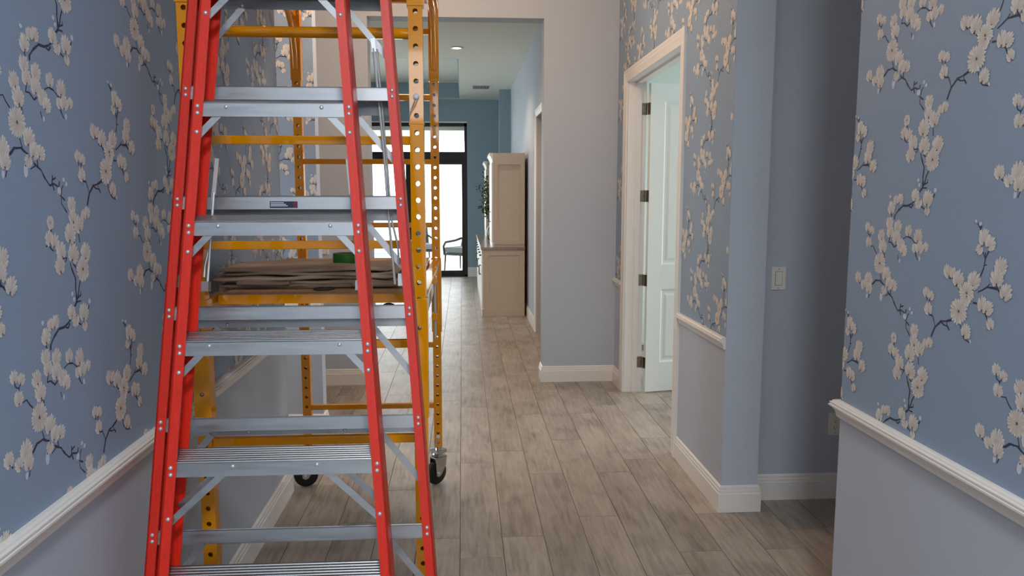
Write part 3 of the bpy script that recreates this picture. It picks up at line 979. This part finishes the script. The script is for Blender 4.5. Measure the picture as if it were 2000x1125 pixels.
def scaffold():
    root = empty('scaffold', (0, 0, 0))
    tag(root, 'yellow steel rolling scaffold with plywood platform standing behind the stepladder', 'scaffold')
    rungs = [0.44, 0.775, 1.095, 1.42, 1.75, 2.08, 2.41, 2.74, 3.07]
    pm = perforated_post(0.21, 3.2)
    first = None
    for (x, y) in ((SX1, SY0), (SX0, SY0), (SX0, SY1), (SX1, SY1)):
        if first is None:
            p = pm.build('post', 'yellow', root)
            first = p
        else:
            p = dup(first, parent=root)
        p.location = (x, y, 0)
        # joint collars where the upper section plugs in, and the two sliding platform sleeves
        h = PW / 2 + 0.0022
        for a, b in ((1.80, 1.806), (PZ - 0.40, PZ - 0.004), (2.16, 2.56)):
            q = h + (0.002 if b - a > 0.1 else 0)
            MB().box((x - q, y - q, a), (x + q, y + q, b), 0.0015).build('sleeve', 'yellow', root)
        # bolts on the sleeve
        for z in (PZ - 0.31, PZ - 0.10):
            MB().lathe((x, y - h - 0.002, z), [(0.007, 0), (0.006, -0.004), (0.002, -0.006)], 8, 'Y').build('bolt', 'nickel', root)
        # caster: stem and swivel, fork, wheel, axle; swivelled at random
        yaw = {(SX1, SY1): -48, (SX0, SY1): -84, (SX1, SY0): 20, (SX0, SY0): -15}[(x, y)]
        c = MB().tube([(0, 0, 0.235), (0, 0, 0.19)], 0.017, 12).box((-0.034, -0.034, 0.176), (0.034, 0.034, 0.194), 0.004)
        c.lathe((0, 0, 0), [(0.032, 0.176), (0.039, 0.168), (0.039, 0.160), (0.028, 0.152)], 18)
        cst = c.build('caster', 'chrome', root)
        cst.location = (x, y, 0)
        cst.rotation_euler = (0, 0, R(yaw))
        off = -0.02
        f = MB()
        for sx in (-1, 1):
            xx = sx * 0.026
            sec = [(0.036, 0.152), (0.030, 0.105), (off + 0.016, 0.052), (off, 0.045), (off - 0.016, 0.052), (-0.040, 0.105), (-0.040, 0.152)]
            n = len(sec)
            f.add([(xx - 0.002, p, q) for p, q in sec] + [(xx + 0.002, p, q) for p, q in sec],
                  [tuple(range(n)), tuple(range(2 * n - 1, n - 1, -1))] + [(i, (i + 1) % n, n + (i + 1) % n, n + i) for i in range(n)])
        f.box((-0.028, -0.040, 0.148), (0.028, 0.036, 0.156)).build('fork', 'chrome', cst)
        MB().lathe((0, off, 0.0655), [(0.02, -0.02), (0.054, -0.02), (0.063, -0.014), (0.065, -0.005), (0.065, 0.005), (0.063, 0.014), (0.054, 0.02), (0.02, 0.02)], 28, 'X').build('wheel', 'black', cst, True)
        MB().tube([(-0.033, off, 0.0655), (0.033, off, 0.0655)], 0.007, 10).build('axle', 'steel', cst)
    # rungs of both end frames
    for y in (SY0, SY1):
        for z in rungs:
            if z in (2.08,):
                MB().tube([(SX0 + 0.022, y, z), (SX1 - 0.022, y, z)], 0.017, 12).build('rung', 'yellow', root, True)
            else:
                MB().box((SX0 + 0.022, y - 0.012, z - 0.0135), (SX1 - 0.022, y + 0.012, z + 0.0135), 0.003).build('rung', 'yellow', root)
    # two platforms
    for k, zt in ((0, PZ), (1, 2.575)):
        xa, xb, ya, yb = SX0 + 0.03, SX1 - 0.03, SY0 + 0.085, SY1 - 0.03
        fr = MB().box((xa, ya, zt - 0.032), (xb, ya + 0.03, zt - 0.002)).box((xa, yb - 0.03, zt - 0.032), (xb, yb, zt - 0.002)).box((xa, ya + 0.03, zt - 0.032), (xa + 0.03, yb - 0.03, zt - 0.002)).box((xb - 0.03, ya + 0.03, zt - 0.032), (xb, yb - 0.03, zt - 0.002))
        fr.box((xa + 0.03, (ya + yb) / 2 - 0.015, zt - 0.032), (xb - 0.03, (ya + yb) / 2 + 0.015, zt - 0.014))
        fr.build('platform_frame', 'yellow', root)
        MB().box((xa + 0.004, ya + 0.004, zt - 0.012), (xb - 0.004, yb - 0.004, zt), 0.002).build('platform_board', 'ply', root)
        for x in (SX0, SX1):
            s = 1 if x == SX1 else -1
            rl = MB().box((x - 0.012, SY0 + 0.024, zt - 0.105), (x + 0.012, SY1 - 0.024, zt - 0.012), 0.004)
            rl.box((x - 0.02, SY0 + 0.024, zt - 0.03), (x + 0.02, SY1 - 0.024, zt - 0.008), 0.003)
            rl.build('side_beam', 'yellow', root)
            # curved knee braces between side beam and posts
            for yc, d in ((SY0 + 0.026, 1), (SY1 - 0.026, -1)):
                pts = [(x, yc + d * (0.22 * (1 - math.cos(t * math.pi / 2 / 8)) ), zt - 0.36 + 0.265 * math.sin(t * math.pi / 2 / 8)) for t in range(9)]
                MB().tube(pts, 0.0135, 10).build('knee_brace', 'yellow', root, True)
            if k == 0:
                yy = 3.25
                MB().box((x + s * 0.012, yy - 0.02, zt - 0.045), (x + s * 0.03, yy + 0.02, zt - 0.015), 0.002).box((x + s * 0.012, yy - 0.02, zt - 0.20), (x + s * 0.03, yy + 0.02, zt - 0.17), 0.002).build('latch_clip', 'yellow', root)
                MB().tube([(x + s * 0.022, yy, zt - 0.01), (x + s * 0.022, yy, zt - 0.28)], 0.005, 8).build('latch_rod', 'steel', root)
        # locking lever with black grip below the lower platform
        if k == 0:
            MB().tube([(-0.19, 2.60, zt - 0.045), (-0.235, 2.60, zt - 0.045)], 0.004, 8).build('lever', 'steel', root)
            MB().tube([(-0.235, 2.60, zt - 0.045), (-0.245, 2.60, zt - 0.045), (-0.26, 2.60, zt - 0.045), (-0.27, 2.60, zt - 0.045)], [0.007, 0.0105, 0.0105, 0.006], 10).build('lever_grip', 'black', root, True)
    # locking pins with wire loops on the near right and far right posts
    for x, y, z in ((SX1, SY0, 1.885), (SX1, SY0, 0.80), (SX1, SY1, 0.27)):
        p = MB().lathe((x, y - 0.026, z), [(0.0095, 0.004), (0.0095, -0.003), (0.006, -0.006)], 14, 'Y').build('lock_pin', 'ink', root, True)
        MB().tube([(x, y - 0.03, z), (x - 0.008, y - 0.034, z - 0.022), (x - 0.016, y - 0.034, z - 0.04), (x - 0.02, y - 0.032, z - 0.058)], 0.0013, 6).tube([(x + 0.006, y - 0.03, z - 0.004), (x - 0.004, y - 0.036, z - 0.028), (x - 0.018, y - 0.034, z - 0.05)], 0.0013, 6).build('pin_wire', 'steel', p, True)
    return root


scaffold()


# ------------------------------------------------------------------ things on the platform
def drop_cloth():
    root = empty('drop_cloth', (-0.55, 2.95, PZ))
    tag(root, 'folded brown canvas drop cloth heaped on the scaffold platform', 'drop cloth')
    rnd = random.Random(3)
    z = 0.001
    layers = [(-0.315, 0.31, -0.19, 0.26, 0.012), (-0.30, 0.325, -0.175, 0.25, 0.013), (-0.325, 0.30, -0.185, 0.24, 0.014), (-0.31, 0.315, -0.165, 0.24, 0.012), (-0.325, 0.29, -0.16, 0.22, 0.012)]
    for li, (x0, x1, y0, y1, th) in enumerate(layers):
        nx, ny = 44, 14
        ph = [rnd.uniform(0, 6.28) for _ in range(8)]

        def edge(i):
            t = i / nx
            return (0.017 * math.sin(5 * t + ph[0]) + 0.008 * math.sin(13 * t + ph[1]))

        def wave(u, v):
            return 0.0042 * math.sin(7 * u + ph[2] + 2 * v) + 0.0026 * math.sin(17 * u - 9 * v + ph[3]) + 0.0016 * math.sin(23 * v + 11 * u + ph[4])
        m = MB()
        vs, fs = [], []
        # closed cross-section round the layer, front fold rounded
        K = 6
        ring = []
        for i in range(nx + 1):
            u = i / nx
            x = x0 + (x1 - x0) * u
            ya, yb = y0 + edge(i), y1 + 0.5 * edge(nx - i)
            sec = []
            for j in range(ny + 1):
                v = j / ny
                sec.append((ya + (yb - ya) * v, th + wave(u, v)))
            bot = [(ya + (yb - ya) * (ny - j) / ny, wave(u, (ny - j) / ny) * 0.5) for j in range(ny + 1)]
            # rounded nose at the front (between last of bot and first of sec)
            nose = [(ya - 0.55 * th * math.sin(math.pi * q / K), wave(u, 0) * (0.5 + 0.5 * q / K) + th * (0.5 - 0.5 * math.cos(math.pi * q / K))) for q in range(1, K)]
            pts = sec + bot + nose
            e = min(u, 1 - u)
            pin = min(1.0, 0.35 + e * 22)
            zc = th / 2
            ring.append([(x, py, z + zc + (pz - zc) * pin) for py, pz in pts])
        n = len(ring[0])
        for r_ in ring:
            vs += r_
        for i in range(nx):
            for j in range(n):
                fs.append((i * n + j, i * n + (j + 1) % n, (i + 1) * n + (j + 1) % n, (i + 1) * n + j))
        fs.append(tuple(range(n)))
        fs.append(tuple(nx * n + j for j in range(n)))
        m.add(vs, fs)
        m.build('fold', 'canvas', root, True)
        z += th + 0.0006
    # rolled loops of cloth showing at the front
    for (xa, xb, y, zz, rr, tt) in ((-0.24, -0.06, -0.212, 0.020, 0.0105, 0.0), (-0.06, 0.13, -0.205, 0.010, 0.007, 0.0), (0.16, 0.335, -0.208, 0.0155, 0.0145, 0.3), (0.18, 0.31, -0.196, 0.040, 0.010, 0.2)):
        m = MB()
        vs, fs = [], []
        N, S = 18, 14
        for i in range(S + 1):
            q = i / S
            x = xa + (xb - xa) * q
            k = rr * (1.0 - 0.55 * abs(q - 0.3))
            for ro in (k, k - 0.0022):
                for j in range(N):
                    t = 2 * math.pi * j / N
                    vs.append((x, y + ro * 1.9 * math.cos(t), zz + ro * math.sin(t) + 0.002 * math.sin(6 * q)))
        for i in range(S):
            for a in (0, 1):
                for j in range(N):
                    b = i * 2 * N + a * N
                    fs.append((b + j, b + (j + 1) % N, b + 2 * N + (j + 1) % N, b + 2 * N + j))
        for i in (0, S):
            for j in range(N):
                b = i * 2 * N
                fs.append((b + j, b + (j + 1) % N, b + N + (j + 1) % N, b + N + j))
        m.add(vs, fs)
        m.build('rolled_edge', 'canvas', root, True)
    # frayed left end
    m = MB()
    for i in range(60):
        y = rnd.uniform(-0.17, 0.2)
        zz = rnd.uniform(0.01, 0.062)
        m.tube([(-0.318, y, zz), (-0.33 - rnd.uniform(0, 0.008), y + rnd.uniform(-0.01, 0.01), zz + rnd.uniform(-0.002, 0.006))], 0.0012, 4)
    fr = m.build('frayed_edge', 'canvas', root)
    fr['kind'] = 'stuff'
    return z


cz = drop_cloth()
tape = empty('tape_roll', (-0.445, 2.99, PZ + cz + 0.003))
tag(tape, 'green roll of masking tape lying on the folded drop cloth', 'tape roll')
MB().lathe((0, 0, 0), [(0.040, 0), (0.053, 0), (0.054, 0.002), (0.054, 0.034), (0.053, 0.036), (0.040, 0.036), (0.040, 0)], 36, cap=False).build('tape', 'green', tape, True)
MB().lathe((0, 0, 0), [(0.0375, 0.001), (0.0398, 0.001), (0.0398, 0.035), (0.0375, 0.035), (0.0375, 0.001)], 36, cap=False).build('core', 'card', tape, True)
lid = empty('paint_lid', (-0.485, 2.70, PZ + 0.0005))
tag(lid, 'flat dark round lid lying near the front edge of the platform', 'lid')
MB().lathe((0, 0, 0), [(0.034, 0), (0.037, 0.001), (0.037, 0.004), (0.033, 0.005), (0.031, 0.003), (0.0005, 0.003)], 30, cap=False).build('rim', 'dark', lid, True)
MB().lathe((0, 0, 0), [(0.031, 0.0005), (0.031, 0.0034), (0.001, 0.0036)], 30).build('disc', 'dark', lid, True)


# ------------------------------------------------------------------ switches, outlet
def plate(name, loc, label, cat, kind, w=0.072, h=0.116):
    r = tag(empty(name, loc), label, cat)
    MB().box((-w / 2, -0.006, -h / 2), (w / 2, 0, h / 2), 0.0025).build('cover_plate', 'plate', r)
    if kind == 'switch':
        MB().box((-0.017, -0.0085, -0.034), (0.017, -0.005, 0.034), 0.001).build('rocker', 'plate', r)
        MB().box((-0.0185, -0.0066, -0.0355), (0.0185, -0.0058, 0.0355)).build('rocker_gap', 'slot', r)
    else:
        MB().box((-0.017, -0.0085, -0.034), (0.017, -0.005, 0.034), 0.001).build('socket_face', 'plate', r)
        m = MB()
        for z in (0.017, -0.017):
            m.box((-0.0075, -0.0092, z - 0.004), (-0.0052, -0.0084, z + 0.006)).box((0.0052, -0.0092, z - 0.003), (0.0075, -0.0084, z + 0.005)).lathe((0, -0.0084, z - 0.010), [(0.0025, 0), (0.0022, -0.0008)], 10, 'Y')
        m.build('slots', 'slot', r)['kind'] = 'stuff'
    m = MB()
    for z in (-0.048, 0.048):
        m.lathe((0, -0.006, z), [(0.003, 0), (0.002, -0.001)], 8, 'Y')
    m.build('screws', 'nickel', r)['kind'] = 'stuff'
    return r


plate('light_switch', (1.588, 3.76, 1.16), 'white rocker light switch on the blue wall beside the plain pillar', 'light switch', 'switch')
plate('wall_outlet', (1.922, 3.76, 0.398), 'white wall outlet low on the shaded wall beyond the entry corner', 'outlet', 'outlet', 0.076, 0.118)
plate('light_switch', (-1.13, 6.36, 1.13), 'small white light switch on the far grey wall seen between scaffold posts', 'light switch', 'switch', 0.08, 0.075)


# ------------------------------------------------------------------ built-in hutch in the living room
def hutch():
    r = tag(empty('hutch_cabinet', (0.53, 11.55, 0)), 'tall cream hutch cabinet with granite counter against the living room wall', 'cabinet')
    ox, oy = 0.53, 11.55

    def B(name, a, b, m, parent=r, bev=0.0):
        return MB().box((a[0] - ox, a[1] - oy, a[2]), (b[0] - ox, b[1] - oy, b[2]), bev).build(name, m, parent)
    X0, X1, Y0, Y1 = 0.262, 0.80, 9.90, 13.2
    base = B('base_cabinet', (X0, Y0 + 0.012, 0.0), (X1, Y1, 0.872), 'cream')
    B('plinth', (X0 - 0.016, Y0 - 0.004, 0), (X1, Y1, 0.10), 'cream', r, 0.004)

    def side(x0, x1, z0, z1, f):
        m = MB()
        for a, b in (((x0, z0), (x0 + f, z1)), ((x1 - f, z0), (x1, z1)), ((x0 + f, z0), (x1 - f, z0 + f)), ((x0 + f, z1 - f), (x1 - f, z1))):
            m.box((a[0] - ox, Y0 - oy, a[1]), (b[0] - ox, Y0 + 0.012 - oy, b[1]), 0.0012)
        m.build('side_frame', 'cream', r)
    side(X0, X1, 0.10, 0.872, 0.075)
    ct = B('countertop', (X0 - 0.03, Y0 - 0.02, 0.872), (X1 + 0.005, Y1, 0.905), 'granite', r, 0.004)
    TX0 = 0.392
    for ya, yb in ((Y0, Y0 + 0.85), (Y1 - 0.85, Y1)):
        B('tower', (TX0, ya + 0.012, 0.905), (X1, yb, 2.085), 'cream')
        m = MB()
        # crown moulding along the front and a cap
        prof = [(0, 1.99), (0.006, 1.99), (0.010, 2.02), (0.03, 2.06), (0.045, 2.08), (0.045, 2.105), (0, 2.105)]
        m.sweep(prof, [(TX0 - ox, yb - oy), (TX0 - ox, ya - oy)][::-1], XY)
        m.build('crown', 'trim', r)
        B('tower_cap', (TX0, ya, 2.085), (X1, yb, 2.105), 'cream')
        B('tower_foot', (TX0 - 0.014, ya - 0.002, 0.905), (TX0 + 0.01, yb, 0.96), 'trim', r, 0.004)
        for q in (0, 1):
            a = ya + 0.02 + q * 0.41
            d = B('tower_door', (TX0 - 0.018, a, 0.97), (TX0, a + 0.395, 1.98), 'trim', r, 0.003)
            hz = 1.22
            yy = a + (0.36 if q == 0 else 0.035)
            MB().tube([(TX0 - 0.018 - ox, yy - oy, hz), (TX0 - 0.045 - ox, yy - oy, hz), (TX0 - 0.045 - ox, yy - oy, hz + 0.13), (TX0 - 0.018 - ox, yy - oy, hz + 0.13)], 0.005, 8).build('pull', 'bronze', d)
    side(TX0, X1, 0.94, 2.02, 0.06)
    MB().box((TX0 - ox, Y0 - oy, 2.02), (X1 - ox, Y0 + 0.012 - oy, 2.085)).build('side_header', 'cream', r)
    B('back_panel', (X1 - 0.02, Y0 + 0.85, 0.905), (X1, Y1 - 0.85, 2.0), 'cream')
    n = 6
    w = (Y1 - Y0 - 0.06) / n
    for i in range(n):
        a = Y0 + 0.03 + i * w
        d = B('drawer', (X0 - 0.018, a + 0.006, 0.70), (X0, a + w - 0.006, 0.86), 'trim', r, 0.003)
        MB().tube([(X0 - 0.018 - ox, a + w / 2 - 0.05 - oy, 0.78), (X0 - 0.042 - ox, a + w / 2 - 0.05 - oy, 0.78), (X0 - 0.042 - ox, a + w / 2 + 0.05 - oy, 0.78), (X0 - 0.018 - ox, a + w / 2 + 0.05 - oy, 0.78)], 0.006, 8).build('pull', 'bronze', d)
        d = B('cabinet_door', (X0 - 0.018, a + 0.006, 0.115), (X0, a + w - 0.006, 0.685), 'trim', r, 0.003)
        yy = a + (w - 0.06 if i % 2 == 0 else 0.06)
        MB().tube([(X0 - 0.018 - ox, yy - oy, 0.50), (X0 - 0.042 - ox, yy - oy, 0.50), (X0 - 0.042 - ox, yy - oy, 0.62), (X0 - 0.018 - ox, yy - oy, 0.62)], 0.006, 8).build('pull', 'bronze', d)


hutch()


def vase_plant():
    r = tag(empty('branch_arrangement', (0.44, 11.2, 0.905)), 'leafy green branches in a vase on the hutch counter', 'plant')
    MB().lathe((0, 0, 0), [(0.05, 0), (0.085, 0.03), (0.10, 0.10), (0.085, 0.18), (0.05, 0.23), (0.045, 0.25), (0.055, 0.265), (0.047, 0.262), (0.04, 0.25), (0.02, 0.2)], 24).build('vase', 'vase', r, True)
    rnd = random.Random(9)
    tw, lf = MB(), MB()
    for b in range(26):
        a = rnd.uniform(0, 6.28)
        sp = rnd.uniform(0.10, 0.30)
        hgt = rnd.uniform(0.35, 0.95)
        pts = []
        for i in range(7):
            t = i / 6
            pts.append(Vector((sp * t ** 1.3 * math.cos(a) * 0.85 - 0.06 * t, sp * t ** 1.3 * math.sin(a), 0.2 + hgt * t - 0.12 * t * t)))
        tw.tube(pts, [0.003 - 0.0018 * i / 6 for i in range(7)], 5)
        for i in range(2, 7):
            for k in range(6):
                p = pts[i - 1].lerp(pts[i], rnd.random())
                d = Vector((rnd.uniform(-1, 1), rnd.uniform(-1, 1), rnd.uniform(-0.5, 0.9))).normalized()
                sdir = d.orthogonal().normalized()
                up = d.cross(sdir)
                L, w = rnd.uniform(0.035, 0.065), 0.014
                q = p + d * 0.006
                lf.add([q, q + d * L * 0.5 + sdir * w + up * 0.003, q + d * L, q + d * L * 0.5 - sdir * w + up * 0.003], [(0, 1, 2), (0, 2, 3)])
    tw.build('branches', 'twig', r)
    o = lf.build('leaves', 'leaf', r)
    o['kind'] = 'stuff'


vase_plant()

# ceiling fixtures of the living room
dl = tag(empty('recessed_downlight', (-0.055, 9.68, LC)), 'lit round recessed downlight in the living room ceiling', 'ceiling light')
MB().lathe((0, 0, 0), [(0.05, -0.001), (0.07, -0.001), (0.078, -0.006), (0.076, -0.009), (0.056, -0.011), (0.05, -0.006)], 32, cap=False).build('trim_ring', 'trim', dl, True)
MB().lathe((0, 0, 0), [(0.056, -0.002), (0.056, -0.006), (0.03, -0.008), (0.001, -0.0085)], 28).build('lens', 'lens', dl, True)
vt = tag(empty('air_vent', (0.325, 13.13, LC)), 'white slotted air vent in the living room ceiling', 'air vent')
MB().box((-0.17, -0.24, -0.008), (-0.14, 0.24, -0.001)).box((0.14, -0.24, -0.008), (0.17, 0.24, -0.001)).box((-0.14, -0.24, -0.008), (0.14, -0.21, -0.001)).box((-0.14, 0.21, -0.008), (0.14, 0.24, -0.001)).build('vent_frame', 'trim', vt)
box('vent_duct', (-0.14, -0.21, -0.003), (0.14, 0.21, -0.001), 'slot', vt)
for i in range(12):
    x = -0.13 + i * 0.0236
    MB().hexa([(x - 0.003, -0.21, -0.008), (x + 0.001, -0.21, -0.009), (x + 0.001, 0.21, -0.009), (x - 0.003, 0.21, -0.008), (x + 0.002, -0.21, -0.003), (x + 0.005, -0.21, -0.004), (x + 0.005, 0.21, -0.004), (x + 0.002, 0.21, -0.003)]).build('slat', 'trim', vt)


# ------------------------------------------------------------------ patio beyond the sliding doors
def patio_chair(loc, rz, label):
    r = tag(empty('patio_chair', loc, (0, 0, rz)), label, 'chair', 'grey chairs on the patio')
    for x in (-0.3, 0.3):
        for y, dx in ((-0.28, 0), (0.3, 0.0)):
            MB().tube([(x, y, 0), (x * 0.96, y * 0.92, 0.36)], [0.013, 0.02], 8).build('leg', 'rattan', r)
        MB().tube([(x, -0.28, 0.36), (x, -0.31, 0.52), (x, -0.24, 0.60), (x, 0.1, 0.62), (x, 0.34, 0.66)], 0.026, 8).build('armrest', 'rattan', r, True)
    MB().box((-0.32, -0.3, 0.33), (0.32, 0.32, 0.38), 0.01).build('seat_frame', 'rattan', r)
    MB().box((-0.28, -0.3, 0.385), (0.28, 0.28, 0.50), 0.03).build('seat_cushion', 'cushion', r)
    b = MB()
    b.hexa([(-0.3, 0.28, 0.38), (0.3, 0.28, 0.38), (0.3, 0.32, 0.36), (-0.3, 0.32, 0.36), (-0.3, 0.42, 0.84), (0.3, 0.42, 0.84), (0.3, 0.46, 0.84), (-0.3, 0.46, 0.84)])
    b.build('backrest', 'rattan', r)
    return r


patio_chair((0.02, 16.3, -0.02), R(-35), 'grey cushioned patio armchair just outside the right end of the glass doors')
pc = patio_chair((-0.95, 17.4, -0.02), R(20), 'grey patio armchair further out beyond the scaffold posts')
pw = tag(MB().box((-0.17, -0.05, -0.17), (0.17, 0.05, 0.17), 0.045).build('throw_pillow', 'pillow', None, True), 'muted rose throw pillow propped in the near patio armchair', 'pillow')
pw.location = (0.17, 16.42, 0.66)
pw.rotation_euler = (R(-18), R(14), R(-35))
tag(MB().box((-3.6, 21.0, -0.02), (-0.9, 25, 0.0)).build('swimming_pool', 'water'), 'strip of turquoise swimming pool water beyond the patio', 'pool')
lw = structure(MB().box((-30, 27, -0.02), (30, 60, 0.02)).build('lawn', 'grass'))
